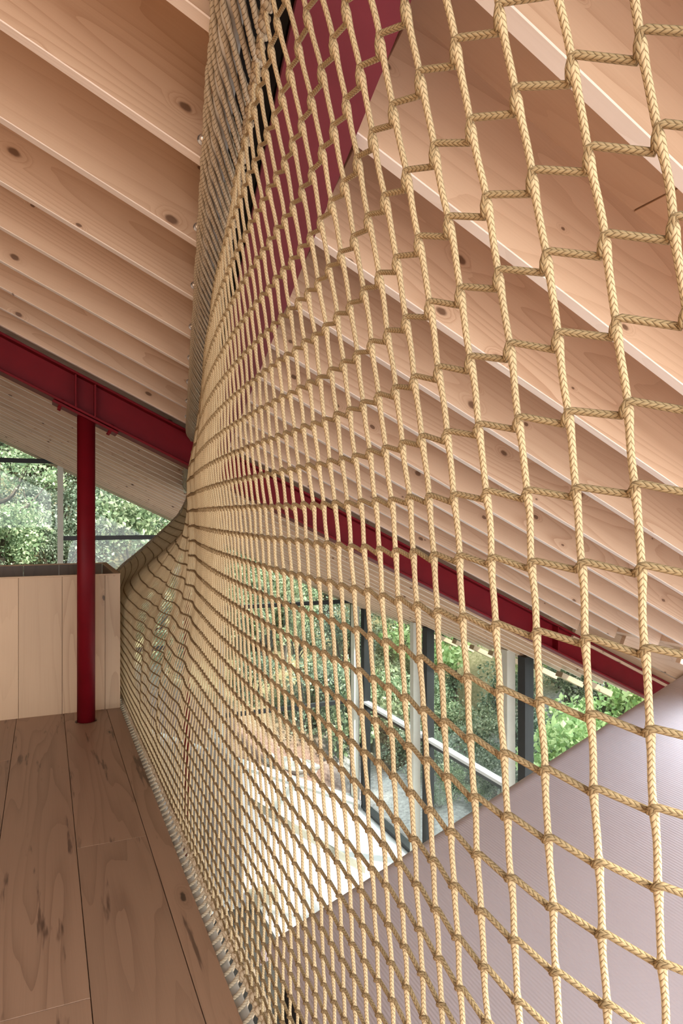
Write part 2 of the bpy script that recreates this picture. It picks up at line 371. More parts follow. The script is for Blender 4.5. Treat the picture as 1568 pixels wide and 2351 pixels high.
# deck sheets: joints read in the first bays
for i in range(4):
    xa = 0.3 + i * 1.22
    box_ = sloped('deck_panel', xa, xa + 1.215, -0.15, 5.6, DEP - 0.02, 0.018, 'ply', ceil, 0.001)
# lower timbers past the joist ends on the right
tr = mesh_obj('trimmer', prism_me('trimmer', [(5.0, zr(5.0)+.08), (5.09, zr(5.09)+.08), (5.09, zr(5.09)+DEP-.03), (5.0, zr(5.0)+DEP-.03)], -.2, 6.6), 'fir', ceil)
for n in range(3):
    y = 4.3 + n * 0.66
    sloped('lower_joist', 5.1, 8.2, y, 0.05, -0.06, 0.30, 'fir', ceil)

def ibeam_sloped(root, x0, x1, yc, zlo, h, wflange, tf, tw, mat):
    def seg(name, dy, zl, dep):
        L = (x1 - x0) / ux; me = box_me(name, 0, L, -dy, dy, 0, dep, 0.002)
        o = mesh_obj(name, me, mat, root); o.location = (x0, yc, zr(x0) + zl); o.rotation_euler = (0, RA, 0); return o
    seg('bottom_flange', wflange/2, zlo, tf); seg('top_flange', wflange/2, zlo + (h - tf)/ux, tf); seg('web', tw/2, zlo + tf/ux, (h - 2*tf))
BY = 5.66
beam = empty('steel_beam', (0, 0, 0)); tag(beam, 'crimson painted sloping steel I-beam resting on the red column', 'steel beam')
ibeam_sloped(beam, -4.0, 8.0, BY, -0.30, 0.262, 0.20, 0.018, 0.014, 'red')
def stiff(x):
    me = box_me('stiffener', x-.006, x+.006, BY-.095, BY-.005, zr(x)-.282, zr(x)-.035); mesh_obj('stiffener', me, 'red', beam)
for x in (0.215, 0.355, 4.62, 4.86): stiff(x)
# column, its head plate and bolts
colx, coly = 0.293, 5.63
cl = empty('steel_column', (colx, coly, -1.6)); tag(cl, 'round crimson steel column rising from the oak floor to the sloping beam', 'column')
def child_at(o, parent): o.parent = parent; o.location = Vector(o.location) - Vector(parent.location); return o
zb = zr(colx) - 0.325
shaft = mesh_obj('shaft', cyl_me('shaft', 0.0665, zb + 1.6 - .03, 48), 'red', cl); shaft.location = (0, 0, (zb + 1.6 - .03)/2)
for v_ in shaft.data.vertices:
    if v_.co.z > 0: v_.co.z += .022 - SL * v_.co.x
hp = mesh_obj('head_plate', box_me('head_plate', -0.26, 0.26, -.09, .09, -.02, 0, .002), 'red', cl); hp.rotation_euler = (0, RA, 0); hp.location = (0, .03, zb + 1.6 + .018)
for sx in (-0.2, 0.2):
    for sy in (-.05, .06):
        bl = mesh_obj('bolt', cyl_me('bolt', 0.015, 0.075, 6), 'red', cl); bl.rotation_euler = (0, RA, 0)
        bl.location = (sx*ux, .03 + sy, zb + 1.6 + .015 - sx * SL * ux)
# floor hole ring
# plum edge beam following the net
pb = empty('edge_beam'); tag(pb, 'plum painted steel edge beam overhead behind the net', 'steel beam')
def edge_prism(name, o0, o1, zl, zh, y0, y1, mat, parent):
    v = []
    for y in (y0, y1):
        for o, z in ((o0, zl), (o1, zl), (o1, zh), (o0, zh)):
            x = xe(o, y); v.append((x, y, zr(x) + z))
    f = [(0,1,2,3),(7,6,5,4),(0,4,5,1),(1,5,6,2),(2,6,7,3),(3,7,4,0)]
    return mesh_obj(name, mk(name, v, f), mat, parent)
edge_prism('bottom_flange', 0.222, 0.403, -.022, -.004, 0.2, 11.8, 'plum', pb)
edge_prism('web', 0.30, 0.315, -.004, DEP-.02, 0.2, 11.8, 'plum', pb)
edge_prism('shade_strip', 0.135, 0.224, 0.03, DEP-.02, 0.2, 11.8, 'recess_shade', pb)  # black strip stands for the shadow in the recess beside the beam
# ======================= net surface =======================
def xsel(y): return xe(0.165, y)
def zt(y): return zr(xsel(y)) - 0.06
ZP = np.array([-1.62, -1.2, -.85, -.45, 0, .37, .658, .727, .9, 1.1]); XP = np.array([.625, .632, .616, .588, .555, .505, .452, .438, .40, .33])
def ss(t): t = min(1, max(0, t)); return t*t*(3-2*t)
ZBOT = -1.60
END = np.array([(1.84, .25), (1.70, -.02), (1.395, -.325), (1.13, -.56), (.91, -.75), (.74, -1.0), (.66, -1.3), (.63, -1.6)])
ENDS = np.concatenate([[0], np.cumsum(np.linalg.norm(END[1:] - END[:-1], axis=1))]); ENDS /= ENDS[-1]
YEND = 9.5
def surf(y, z):
    ztop = zt(y); dz = max(0.0, ztop - z)
    xn = float(np.interp(z, ZP, XP)) + 0.05 * (y - 1.2) * ss((z - .1) / .6)
    e = math.exp(-dz / 0.10); xn = xn * (1 - e) + xsel(y) * e
    if y < .95: xn += 0.10 * ((.95 - y) / .34) ** 2 * (1 - e)
    v = dz / (ztop - ZBOT)
    wf = ss((0.66 - v) / 0.46)
    xf = .612 + (xsel(y) - .612) * wf
    if y > 1.5:
        t_ = y - 1.5; t_ = t_*t_/3.0 if t_ < 1.5 else t_ - .75
        xn += 0.125 * t_ * ss((z + 1.3) / 1.2) * (1 - e)
    k = ss((y - 3.4) / 2.6)
    x = xn * (1 - k) + xf * k
    # slack folds in the far, gathered part
    a = (0.013 - .012*ss((y-4.6)/1.3)) * ss((y - 3.0) / 1.5) * ss(v / .2) * ss((0.97 - v) / .2)
    x += a * (math.sin(y * 9.3 + 1.5 * z) + 0.6 * math.sin(y * 17.1 - 2.2 * z))
    zz = z + 0.5 * a * math.sin(y * 12.1 + 1)
    if y > 6.3:
        q = ss((y - 6.3) / (YEND - 6.3))
        ex = float(np.interp(v, ENDS, END[:, 0])); ez = float(np.interp(v, ENDS, END[:, 1]))
        x = x * (1 - q) + ex * q; zz = zz * (1 - q) + ez * q
    return x, zz
def rowz(j, y):
    """j > 0 above row Q, j < 0 below"""
    if j >= 0: return -.067 + .0856 * j * (1 + .12 * max(0, min(1, (1.3 - y) / .69)) ** 1.3)
    n = -j; f = 1.0 + 0.18 * max(0.0, min(1.0, (1.18 - y) / .57)) ** 1.3
    return -.067 - (.083 * n - 0.0000267 * n**3) * f
PY0, DY = 0.611, 0.063
CY = [PY0 - 4*DY]
while CY[-1] < YEND: CY.append(CY[-1] + DY - (DY - .037) * ss((CY[-1] - 2.1) / 1.8) - .008 * ss((CY[-1] - 5.5) / 1.0))
CY[-1] = YEND
CB = [ym + 1.1 * ss((ym - 2.2) / 3.0) * (1 - ss((ym - 5.2) / 4.3)) for ym in CY]     # the net flares towards its foot
def colY(k, z=1.0):
    q = ss((-.30 - z) / 1.1); return CY[k + 4] * (1 - q) + CB[k + 4] * q
K0, K1 = -4, len(CY) - 5
JT = 13; JB = -22
RC = 0.0043
def rnear(y): return 1 + .13 * min(1, max(0, (1.0 - y) / .4))
net = empty('rope_net', (0.62, 0.6, -1.6)); tag(net, 'tall tan knotless rope net stretched from the floor edge to the roof', 'net')
def knl(z): return min(.020, max(.006, .0105 + .006*z))      # how long the two cords run side by side at a crossing
cols = {}
for k in range(K0, K1 + 1):
    y = colY(k); near = k < 16; mid = k < 45
    ztop = zt(y); rows = [(j, rowz(j, y)) for j in range(JT, JB - 1, -1)]
    rows = [(j, z) for j, z in rows if ZBOT + .02 < z < ztop - .03]
    cols[k] = dict(rows)
    zs = [ztop] + [z for _, z in rows] + [ZBOT]
    sub = 8 if near else (4 if mid else 2)
    pts, rad = [], []
    for a, b in zip(zs[:-1], zs[1:]):
        for s in range(sub):
            t = s / sub; z = a + (b - a) * t; yk = colY(k, z); x, zz = surf(yk, z)
            pts.append((x + 0.0006 * math.sin(z * 60 + k), yk + 0.0012 * math.sin(z * 34 + k * 1.7), zz))
            rad.append(RC * rnear(yk) * (1 + (.35 * math.exp(-((a - z) / .016) ** 2) if a != ztop else 0)))
    yk = colY(k, ZBOT); x, zz = surf(yk, ZBOT); pts.append((x, yk, zz)); rad.append(RC)
    pts = np.array(pts); 
    me = tube_me('vertical_cord', pts, rad, 12 if near else (8 if mid else 5))
    o = mesh_obj('vertical_cord', me, 'cord', net)
    o.location = -Vector(net.location)
for j in range(JT, JB - 1, -1):
    ks = [k for k in range(K1, K0 - 1, -1) if j in cols[k]]
    if len(ks) < 3: continue
    # rows are one run each
    pts = []
    def pt(k, z, dy, dx):
        y = colY(k, z); x, zz = surf(y, z); return (x + dx, y + dy, zz)
    for k in ks:
        z = cols[k][j]; L = knl(z) * (1 + .55*min(1, max(0, (8-k)/5)) * ss(z/.3)) * (1 if k < 60 else .6); r = RC
        wob = 0.0012 * math.sin(k * 2.3 + j * 1.1)
        if k < 45:
            pts.append(pt(k, z - L/2 + wob - .0008, 2.0*r, -.1*r))
            pts.append(pt(k, z - L/2 + wob, 1.1*r, -1.0*r))
            if L > .012: pts.append(pt(k, z + wob, .1*r, -1.35*r))
            pts.append(pt(k, z + L/2 + wob, -1.1*r, -1.0*r))
            pts.append(pt(k, z + L/2 + wob + .0008, -2.0*r, -.1*r))
        else:
            pts.append(pt(k, z - L/2, 1.2*r, -.8*r)); pts.append(pt(k, z + L/2, -1.2*r, -.8*r))
    P = np.array(pts); nb = int(np.sum(P[:, 1] > colY(45))); parts = []
    if nb > 2: parts.append(tube_arrays(P[:nb+1], RC, 5))
    Q = P[max(0, nb-1):]
    if len(Q) > 3:
        R_ = []
        for i in range(len(Q) - 1):
            p1, p2 = Q[i], Q[i+1]; seg = np.linalg.norm(p2 - p1)
            m = 4 if seg > .02 and Q[i][1] < colY(20) else 1
            for t in range(m): R_.append(p1 + (p2 - p1) * t / m)
        R_.append(Q[-1]); R_ = np.array(R_); parts.append(tube_arrays(R_, np.array([RC*rnear(p[1]) for p in R_]), 10))
    o = mesh_obj('cross_cord', quads_me('cross_cord', parts), 'crosscord', net); o.location = -Vector(net.location)
# selvage ropes: two lumpy strands twisted together with hitches, top and bottom edges
def selvage(name, path, r, lump, seed, mat, parent, tw=0.05):
    P = np.asarray(path); s = np.concatenate([[0], np.cumsum(np.linalg.norm(P[1:]-P[:-1], axis=1))])
    n = int(s[-1] / 0.008); t = np.linspace(0, s[-1], n)
    C = np.stack([np.interp(t, s, P[:, i]) for i in range(3)], 1)
    parts = []
    for ph in (0, math.pi):
        a = 2*math.pi*t/tw + ph + 0.7*np.sin(t*11+seed)
        off = np.stack([np.cos(a), 0*a, np.sin(a)], 1) * (r*0.85) * (1 + .25*np.sin(t*37+seed))[:, None]
        rr = r * (0.8 + lump * np.abs(np.sin(math.pi * t / DY + seed + ph)))
        parts.append(tube_arrays(C + off, rr, 8, (3, .034, .2)))
    return mesh_obj(name, quads_me(name, parts), mat, parent)
ys = np.linspace(0.4, YEND, 90)
o = selvage('top_selvage', [(xsel(y), y, zt(y)) for y in ys], 0.0062, 0.6, 1, 'ropebrown', net); o.location = -Vector(net.location)
o = selvage('bottom_selvage', [(surf(y, ZBOT)[0]+.012, y, ZBOT+.018) for y in np.linspace(0.8, 7.0, 80)], 0.0135, 0.5, 3, 'ropepale', net, 0.063); o.location = -Vector(net.location)
o = selvage('end_selvage', [(p[0], YEND, p[1]) for p in END], 0.012, 0.9, 5, 'rope', net, 0.09); o.location = -Vector(net.location)

# ======================= rails and lashing =======================
ed = Vector((0.176, 1, -SL*0.176)); 
def edge_pt(off, y, dz): x = xe(off, y); return Vector((x, y, zr(x) + dz))
rail = empty('top_rail', edge_pt(.108, 0.5, -.03)); tag(rail, 'grey steel tube along the roof opening wrapped in rope', 'rail')
tb = mesh_obj('tube', tube_me('tube', [edge_pt(.108, 0.3, -.022) , edge_pt(.108, 9.6, -.022)], .026, 24), 'tube', rail); tb.location = -rail.location
for i, y in enumerate(yj):
    if not (0.6 < y < 9.4): continue
    p = edge_pt(.072, y - .012, .052)
    bm = bmesh.new(); bmesh.ops.create_uvsphere(bm, u_segments=20, v_segments=12, radius=.0125)
    for f in bm.faces: f.smooth = True
    if i == 0 or 'dn' not in globals():
        dn = bpy.data.meshes.new('dome_nut'); bm.to_mesh(dn); dn.materials.append(MAT['zinc'])
    bm.free()
    nut = empty('dome_nut_bolt', p); nn_ = globals().get('nn_', -1) + 1
    ORD = ('first second third fourth fifth sixth seventh eighth ninth tenth eleventh twelfth thirteenth fourteenth fifteenth sixteenth seventeenth eighteenth nineteenth twentieth').split()
    tag(nut, 'domed nut on the %s joist from the near end of the overhead rail' % ORD[nn_], 'bolt', 'domed nuts on the joist ends')
    d = link(bpy.data.objects.new('dome', dn), nut)
    if 'wsh' not in globals(): wsh = cyl_me('washer', .016, .003, 24); wsh.materials.append(MAT['zinc'])
    q = link(bpy.data.objects.new('washer', wsh), nut); q.rotation_euler = (math.pi/2, 0, 0); q.location = (0, .0075, 0)
# one turn of lashing: from behind the tube, under it, on to the net edge and back over
def spline(P, n):
    P = np.asarray(P, float); out = []
    for i in range(len(P)-1):
        p0 = P[max(0, i-1)]; p1 = P[i]; p2 = P[i+1]; p3 = P[min(len(P)-1, i+2)]
        for k in range(n):
            t = k/n; out.append(.5*((2*p1)+(-p0+p2)*t+(2*p0-5*p1+4*p2-p3)*t*t+(-p0+3*p1-3*p2+p3)*t**3))
    out.append(P[-1]); return np.array(out)
def turn_pts():
    L = []
    for off, yy, dz in ((.100, -.05, .016), (.072, -.01, -.005), (.076, .04, -.040), (.105, .12, -.060), (.135, .20, -.066), (.160, .27, -.066), (.175, .29, -.052), (.160, .285, -.035), (.13, .25, .0), (.105, .20, .016)):
        x = xe(off, yy); L.append((x, yy, -SL*x + dz + SL*0))
    return L
base = np.array(turn_pts())
turn = tube_me('rope_turn', spline(base, 11), .0066, 12, (3, .034, .26)); turn.materials.append(MAT['rope'])
lash = empty('top_lashing', edge_pt(.108, 0.9, -.04)); tag(lash, 'thick hemp rope lashing winding round the overhead rail', 'rope')
n = 0; y = 0.75
while y < 9.1:
    o = link(bpy.data.objects.new('rope_turn', turn), lash)
    p = Vector((0.176*y, y, H0 - SL*0.176*y)); o.location = p - lash.location + Vector((random.uniform(-.002, .002), 0, random.uniform(-.003, .003))); y += 0.068 if y < 6 else 0.12; n += 1
# floor edge tube
btx, btz = .592, -1.655
brail = empty('floor_rail', (btx, 1, btz)); tag(brail, 'cream steel tube along the floor edge carrying the net', 'rail')
tb = mesh_obj('tube', tube_me('tube', [(0, -1.0, 0), (0, 7.0, 0)], .030, 24), 'tube', brail)
bl = empty('floor_lashing', (btx, 1, btz)); tag(bl, 'pale rope lashing the net foot to the floor edge tube', 'rope')
bt = [(-.035, 0, -.005), (-.022, .008, .032), (.005, .022, .040), (.028, .038, .052), (.047, .048, .066), (.060, .05, .052), (.052, .045, .02), (.036, .03, -.012), (0, 0, -.038), (-.030, -.01, -.022), (-.035, 0, -.005)]
bturn = tube_me('rope_turn', spline(bt, 9), .0068, 12, (3, .034, .22)); bturn.materials.append(MAT['ropepale'])
y = 0.9
while y < 7.0:
    o = link(bpy.data.objects.new('rope_turn', bturn), bl); o.location = (random.uniform(-.002, .002), y - 1, random.uniform(-.002, .002)); y += .063
# end rail of the net, far away
er = empty('end_rail', (1.4, YEND + .05, -.3)); tag(er, 'curved tube closing the far end of the net beyond the timber box', 'rail')
ep = spline([(p[0], YEND + .045, p[1]) for p in END], 8)
tb = mesh_obj('tube', tube_me('tube', ep, .022, 12), 'tube', er); tb.location = -er.location
parts = []
for i in range(2, len(ep)-2):
    for q in (0, .5):
        c = ep[i]*(1-q) + ep[i+1]*q; ang = np.linspace(0, 2*math.pi, 10)
        parts.append(tube_arrays(np.stack([c[0] + .034*np.cos(ang), c[1] + .05*np.sin(ang) - .02, c[2] + .034*np.cos(ang) + .03*np.sin(ang)], 1), .008, 5))
tw = mesh_obj('rope_wrapping', quads_me('rope_wrapping', parts), 'ropepale', er); tw.location = -er.location
tw['kind'] = 'stuff'

# ======================= loft floor =======================
fl = mesh_obj('floor', box_me('floor', -4.0, .545, -2, 7.6, -1.95, -1.625), 'ply'); tag(fl, 'timber loft floor deck', kind='structure')
XS = [-4.0, -3.65, -3.31, -2.96, -2.62, -2.27, -1.93, -1.58, -1.24, -.89, -.545, -.203, .139, .464, .572]
butts = {9: [1.0, 3.6, 6.2], 10: [.4, 2.75, 4.93], 11: [2.4], 12: [.9, 3.5], 13: []}
g = .0016
def board(name, x0, x1, y0, y1, z0, z1, mat, parent, hole=None):
    """floor board, grain along local X which points along world +Y"""
    me = box_me(name, 0, y1-y0, 0, x1-x0, 0, z1-z0, .0008)
    o = mesh_obj(name, me, mat, parent); o.rotation_euler = (0, 0, math.pi/2); o.location = (x1, y0, z0)
    return o
for i in range(len(XS)-1):
    b_ = butts.get(i, [random.uniform(0, 2), random.uniform(3.5, 5.5)])
    yy = [-2.0] + b_ + [7.6]
    for a, c in zip(yy[:-1], yy[1:]):
        if i == 12 and a <= coly <= c:          # board cut round the column
            me = box_me('floorboard', 0, c-a, 0, XS[i+1]-XS[i]-2*g, 0, .025, .0008)
            o = mesh_obj('floorboard', me, 'oak', fl); o.rotation_euler = (0, 0, math.pi/2); o.location = (XS[i+1]-g, a+g, -1.625)
            bm = bmesh.new(); bm.from_mesh(me)
            cut = bpy.data.objects.new('cutter', cyl_me('cutter', .082, .2, 40)); 
            COL.objects.link(cut); cut.location = (coly-(a+g), (XS[i+1]-g)-colx, 0)
            bm.free()
            md = o.modifiers.new('hole', 'BOOLEAN'); md.object = cut; md.operation = 'DIFFERENCE'; md.solver = 'EXACT'
            cut.parent = o
            dg = bpy.context.evaluated_depsgraph_get(); em = bpy.data.meshes.new_from_object(o.evaluated_get(dg))
            o.modifiers.clear(); o.data = em; bpy.data.objects.remove(cut)
        else:
            board('floorboard', XS[i]+g, XS[i+1]-g, a+g, c-g, -1.625, -1.6, 'oak', fl)

# timber box around the stair
bxf, bxb, bxr, bzt = 5.90, 7.30, .572, -.49
sb = empty('stair_parapet', (0, bxf, -1.6)); tag(sb, 'fir boarded box parapet round the stair opening behind the column', 'parapet')
XB = [-1.93, -1.58, -1.24, -.89, -.545, -.19, .127, .452, .572]
def vboard(name, x0, x1, y0, y1, z0, z1, mat, along='x'):
    # grain along local X pointing up
    me = box_me(name, 0, z1-z0, 0, y1-y0, 0, x1-x0, .001)
    o = mesh_obj(name, me, mat, sb); o.rotation_euler = (0, -math.pi/2, 0); o.location = Vector((x1, y0, z0)) - sb.location; return o
for a, b_ in zip(XB[:-1], XB[1:]):
    vboard('front_board', a+.0012, b_-.0012, bxf, bxf+.02, -1.6, bzt-.012, 'panel')
    vboard('inner_board', a+.0012, min(b_, .53)-.0012, bxb-.02, bxb, -1.6, bzt-.012, 'darkwood')
for a, b_ in zip([bxf+.02, 6.25, 6.6, 6.95], [6.25, 6.6, 6.95, bxb-.02]):
    vboard('side_board', bxr-.02, bxr, a+.001, b_-.001, -1.6, bzt-.012, 'panel')
    vboard('inner_side_board', bxr-.042, bxr-.022, a+.001, b_-.001, -1.6, bzt-.012, 'darkwood')
def cap(x0, x1, y0, y1):
    o = mesh_obj('top_cap', box_me('top_cap', x0, x1, y0, y1, bzt-.012, bzt, .002), 'panel', sb); o.location = -sb.location
cap(-1.93, bxr, bxf-.004, bxf+.028); cap(-1.93, bxr, bxb-.03, bxb+.004); cap(bxr-.044, bxr+.003, bxf+.028, bxb-.03)

# ======================= mauve ribbed volume below =======================
XL, ZL, SM = 1.51, -3.21, 0.37
mv = empty('ribbed_screen', (XL, 4.9, ZL)); tag(mv, 'large mauve ribbed sloping surface below the net at the right', 'screen')
prof = []; Rr = .26; yF = 5.06
for i in range(13):
    a = (i/12) * math.radians(85); prof.append((yF - Rr + Rr*math.sin(a), -Rr*(1-math.cos(a))))
prof = [(-1.6, 0.0)] + [(y, 0) for y in (0.0, 1.2, 2.4, 3.6)] + prof + [(yF, -1.2)]
v = []; xs = [XL, 5.95]
for x in xs:
    for y, dz in prof[:-1]: v.append((x, y, ZL + SM*(x - XL) + dz))
prof = prof[:-1]; n = len(prof); f = [(i, i+n, i+n+1, i+1) for i in range(n-1)]
me = mk('ribbed_skin', v, f, True); sk = mesh_obj('ribbed_skin', me, 'ribbed', mv); sk.location = -mv.location
md = sk.modifiers.new('t', 'SOLIDIFY'); md.thickness = .03; md.offset = -1
for yy in (): pass
me = mk('dark_side', [(XL+.01, -1.6, ZL-.03), (XL+.01, yF-.5, ZL-.03), (XL+.03, yF-.45, ZL-.4), (XL+.03, -1.6, ZL-.4), (XL+.08, -1.6, ZL-.03), (XL+.08, yF-.5, ZL-.03), (XL+.08, yF-.45, ZL-.4), (XL+.08, -1.6, ZL-.4)],
        [(3,2,1,0),(4,5,6,7),(0,1,5,4),(1,2,6,5),(2,3,7,6),(3,0,4,7)])
o = mesh_obj('dark_edge', me, 'black', mv); o.location = -mv.location

# ======================= ground floor, walls, glazing =======================
YB, XR = 16.7, 7.78; ZF = -7.8
o = box('floor_lower', -4.2, 3.9, -3, 13.2, ZF-.3, ZF, 'shadedfloor'); tag(o, 'lower floor coloured dark for the shade under the loft', kind='structure')
o = box('floor_hall', 3.9, XR+.1, -3, YB, ZF-.3, ZF-.002, 'whitefloor'); tag(o, 'bright pale concrete floor of the hall below', kind='structure')
o = box('floor_landing', -4.2, 3.9, 13.2, YB, ZF-.3, ZF-.002, 'whitefloor'); tag(o, 'pale floor at the back of the hall', kind='structure')
def sill(x): return -5.98 + .46*(3.93 - x)
o = mesh_obj('wall_back', prism_me('wall_back', [(-4.2, ZF), (7.7, ZF), (7.7, sill(7.7)), (-4.2, sill(-4.2))], YB-.25, YB+.05), 'concrete'); tag(o, 'pale concrete wall under the sloping white sill', kind='structure')
o = mesh_obj('trim_sill', prism_me('trim_sill', [(-4.2, sill(-4.2)), (7.7, sill(7.7)), (7.7, sill(7.7)+.1), (-4.2, sill(-4.2)+.1)], YB-.3, YB+.06), 'white'); tag(o, 'white sill sloping down along the concrete wall', kind='structure')
for x, z in ((4.6, -7.1), (5.6, -6.95), (5.4, -7.45)):
    h = mesh_obj('tie_hole', cyl_me('tie_hole', .02, .01, 12), 'black', bpy.data.objects['wall_back']); h.rotation_euler = (math.pi/2, 0, 0); h.location = (x, YB-.252, z)
o = box('wall_left', -4.35, -4.2, -3, YB+.2, ZF, 3.7, 'ply'); tag(o, 'timber wall at the side of the loft', kind='structure')
# parapet of the lower stair
st = empty('lower_stair_parapet', (3.75, 13.34, ZF)); tag(st, 'bright white parapet with taupe sloping cap on the lower stair', 'parapet')
A, B = (3.75, -5.85), (6.35, -7.78)
pm = mesh_obj('wall_face', prism_me('wall_face', [(A[0], ZF), (B[0], ZF), (B[0], B[1]), A], 13.34, 13.48), 'white', st); pm.location = -st.location
pm = mesh_obj('sloping_cap', prism_me('sloping_cap', [A, B, (B[0], B[1]+.14), (A[0], A[1]+.14)], 13.32, 13.50), 'taupe', st); pm.location = -st.location
pm = mesh_obj('end_wall', box_me('end_wall', 3.61, 3.75, 13.34, 16.44, ZF, -5.2), 'white', st); pm.location = -st.location
pm = mesh_obj('base_block', box_me('base_block', 3.72, 4.3, 13.05, 13.33, ZF, ZF+.25), 'taupe', st); pm.location = -st.location
rc = empty('lower_column', (2.95, 15.6, ZF)); tag(rc, 'slim red column standing far behind the dense part of the net', 'column')
mesh_obj('shaft', cyl_me('shaft', .07, 7.6 , 24), 'red', rc).location = (0, 0, 3.8)
mesh_obj('base_plate', box_me('base_plate', -.12, .12, -.12, .12, 0, .02), 'red', rc)

# glazed walls
wb_ = empty('window_1', (0, YB, ZF)); tag(wb_, 'glazed back wall with cream posts and black transoms', kind='structure')
def wpart(root, name, x0, x1, y0, y1, z0, z1, mat, bev=.003):
    o = mesh_obj(name, box_me(name, x0, x1, y0, y1, z0, z1, bev), mat, root); o.location = -root.location; return o
posts = [-3.35, .317, 3.95, 7.55]
for x in posts:
    wpart(wb_, 'post', x-.06, x+.06, YB-.30, YB-.12, max(ZF, sill(x)+.1), zr(x)+.02, 'cream')
    wpart(wb_, 'mullion', x-.035, x+.035, YB-.10, YB+.02, max(ZF, sill(x)+.1), zr(x)+.02, 'black')
bays = [(-4.2, -3.35, []), (-3.35, .317, [1.18]), (.317, 3.95, [-.55, -3.2]), (3.95, 7.55, [-2.33, -5.0])]
for x0, x1, zz in bays:
    for z in zz: wpart(wb_, 'transom', x0+.03, x1-.03, YB-.08, YB+.02, z-.05, z+.05, 'black')
    pane = mesh_obj('pane', prism_me('pane', [(x0, sill(x0)+.1), (x1, sill(x1)+.1), (x1, zr(x1)+.05), (x0, zr(x0)+.05)], YB-.035, YB-.029), 'glass', wb_); pane.location = -wb_.location
wr_ = empty('window_2', (XR, 12, ZF)); tag(wr_, 'tall glazed side wall with cream posts and black mullions', kind='structure')
ypost = [16.55, 13.33, 9.98, 6.6, 3.2, -.2]
for i, y in enumerate(ypost):
    wpart(wr_, 'post', XR-.27, XR-.09, y-.06, y+.10, ZF, zr(XR-.2)+.02, 'cream')
    wpart(wr_, 'mullion', XR-.07, XR+.12, y-.30, y-.10, ZF, zr(XR)+.02, 'black')
for y0, y1 in zip(ypost[1:], ypost[:-1]):
    wpart(wr_, 'transom', XR-.02, XR+.08, y0-.1, y1-.3, -5.11, -5.0, 'black')
    wpart(wr_, 'ledge', XR-.09, XR+.07, y0-.1, y1-.3, -5.0, -4.94, 'white')
    wpart(wr_, 'bottom_frame', XR-.1, XR+.1, y0-.1, y1-.3, ZF, ZF+.1, 'black')
    pane = wpart(wr_, 'pane', XR+.02, XR+.026, y0-.1, y1-.1, ZF+.1, zr(XR)+.1, 'glass', 0)
# eaves blocks with clips beyond the glass
for i in range(9):
    y = 8.6 + i*.66
    e = sloped('eaves_block', 8.15, 8.62, y, .16, -.10, .10, 'fir', ceil)

# ======================= outside =======================
def clampf(a, lo, hi): return max(lo, min(hi, a))
def ter(x, y):
    z = -7.95 + .46*clampf(7.7-x, 0, 12)*clampf((y-16.0)/.7, 0, 1)
    z += .52*max(0, y - 18.0 - 1.1*clampf(x-8, 0, 4)) + .55*max(0, x-14.5)
    return z + .10*math.sin(x*1.7+y*.6) + .08*math.sin(y*2.3-x*.9)
def terrain(name, x0, x1, y0, y1, st_, label):
    nx = int((x1-x0)/st_)+1; ny = int((y1-y0)/st_)+1
    v = [(x0+i*st_, y0+j*st_, ter(x0+i*st_, y0+j*st_)) for j in range(ny) for i in range(nx)]
    f = [(j*nx+i, j*nx+i+1, (j+1)*nx+i+1, (j+1)*nx+i) for j in range(ny-1) for i in range(nx-1)]
    o = mesh_obj(name, mk(name, v, f, True), 'ground'); tag(o, label, kind='structure'); return o
terrain('ground_hillside', -12, 8.0, 16.95, 44, .5, 'steep wooded hillside behind the back windows')
terrain('ground_yard', 8.0, 34, -8, 44, .5, 'gravel yard rising to woods beyond the side windows')
gb = box('ground_base', -60, 60, -60, 60, -8.6, -8.4, 'ground'); tag(gb, 'ground around the building', kind='structure')

def leaves_me(name, centres, radii, nleaf, size, mat, flat=.8):
    c = np.repeat(np.asarray(centres, float), nleaf, axis=0); r = np.repeat(np.asarray(radii, float), nleaf, axis=0); n = len(c)
    d = rng.normal(size=(n, 3)); d /= np.linalg.norm(d, axis=1, keepdims=True)
    p = c + d * r[:, None] * (rng.random(n)**.38)[:, None] * np.array([1, 1, flat])
    a = rng.normal(size=(n, 3)) + np.array([0, 0, -.4]); a /= np.linalg.norm(a, axis=1, keepdims=True)
    b = np.cross(a, rng.normal(size=(n, 3)) * .6 + np.array([0, 0, 1.0])); b /= np.maximum(np.linalg.norm(b, axis=1, keepdims=True), 1e-6)
    s = size * (.6 + .8*rng.random(n))[:, None]; nn = np.cross(a, b)
    v = np.stack([p - a*s*.5, p + b*s*.36 + nn*s*.1, p + a*s*.6, p - b*s*.36 + nn*s*.1], 1).reshape(-1, 3)
    f = np.arange(n*4).reshape(n, 4); uv = np.zeros((n*4, 2))
    me = quads_me(name, [(v, f, uv)], False); me.materials.append(MAT[mat]); return me
def stems_me(name, ends, base, r0):
    parts = []
    for e in ends:
        e = np.array(e, float); m = e*.5 + np.array([random.uniform(-.15, .15), random.uniform(-.15, .15), .1]); 
        pp = spline([base, m, e], 5); parts.append(tube_arrays(pp, np.linspace(r0, r0*.3, len(pp)), 6))
    me = quads_me(name, parts); me.materials.append(MAT['bark']); return me
shrubs = []
for q, (mat, sz, rr) in enumerate((('leaf_dark', .085, 1.0), ('leaf_mid', .10, 1.1), ('leaf_dark', .07, .9), ('leaf_mid', .13, 1.2))):
    cs = [(random.uniform(-.8, .8)*rr, random.uniform(-.8, .8)*rr, random.uniform(.5, 1.7)*rr) for _ in range(16)]
    rs = [random.uniform(.35, .6)*rr for _ in cs]
    shrubs.append((leaves_me('foliage', cs, rs, 190, sz, mat), stems_me('stems', cs[:9], (0, 0, -.2), .035)))
trees = []
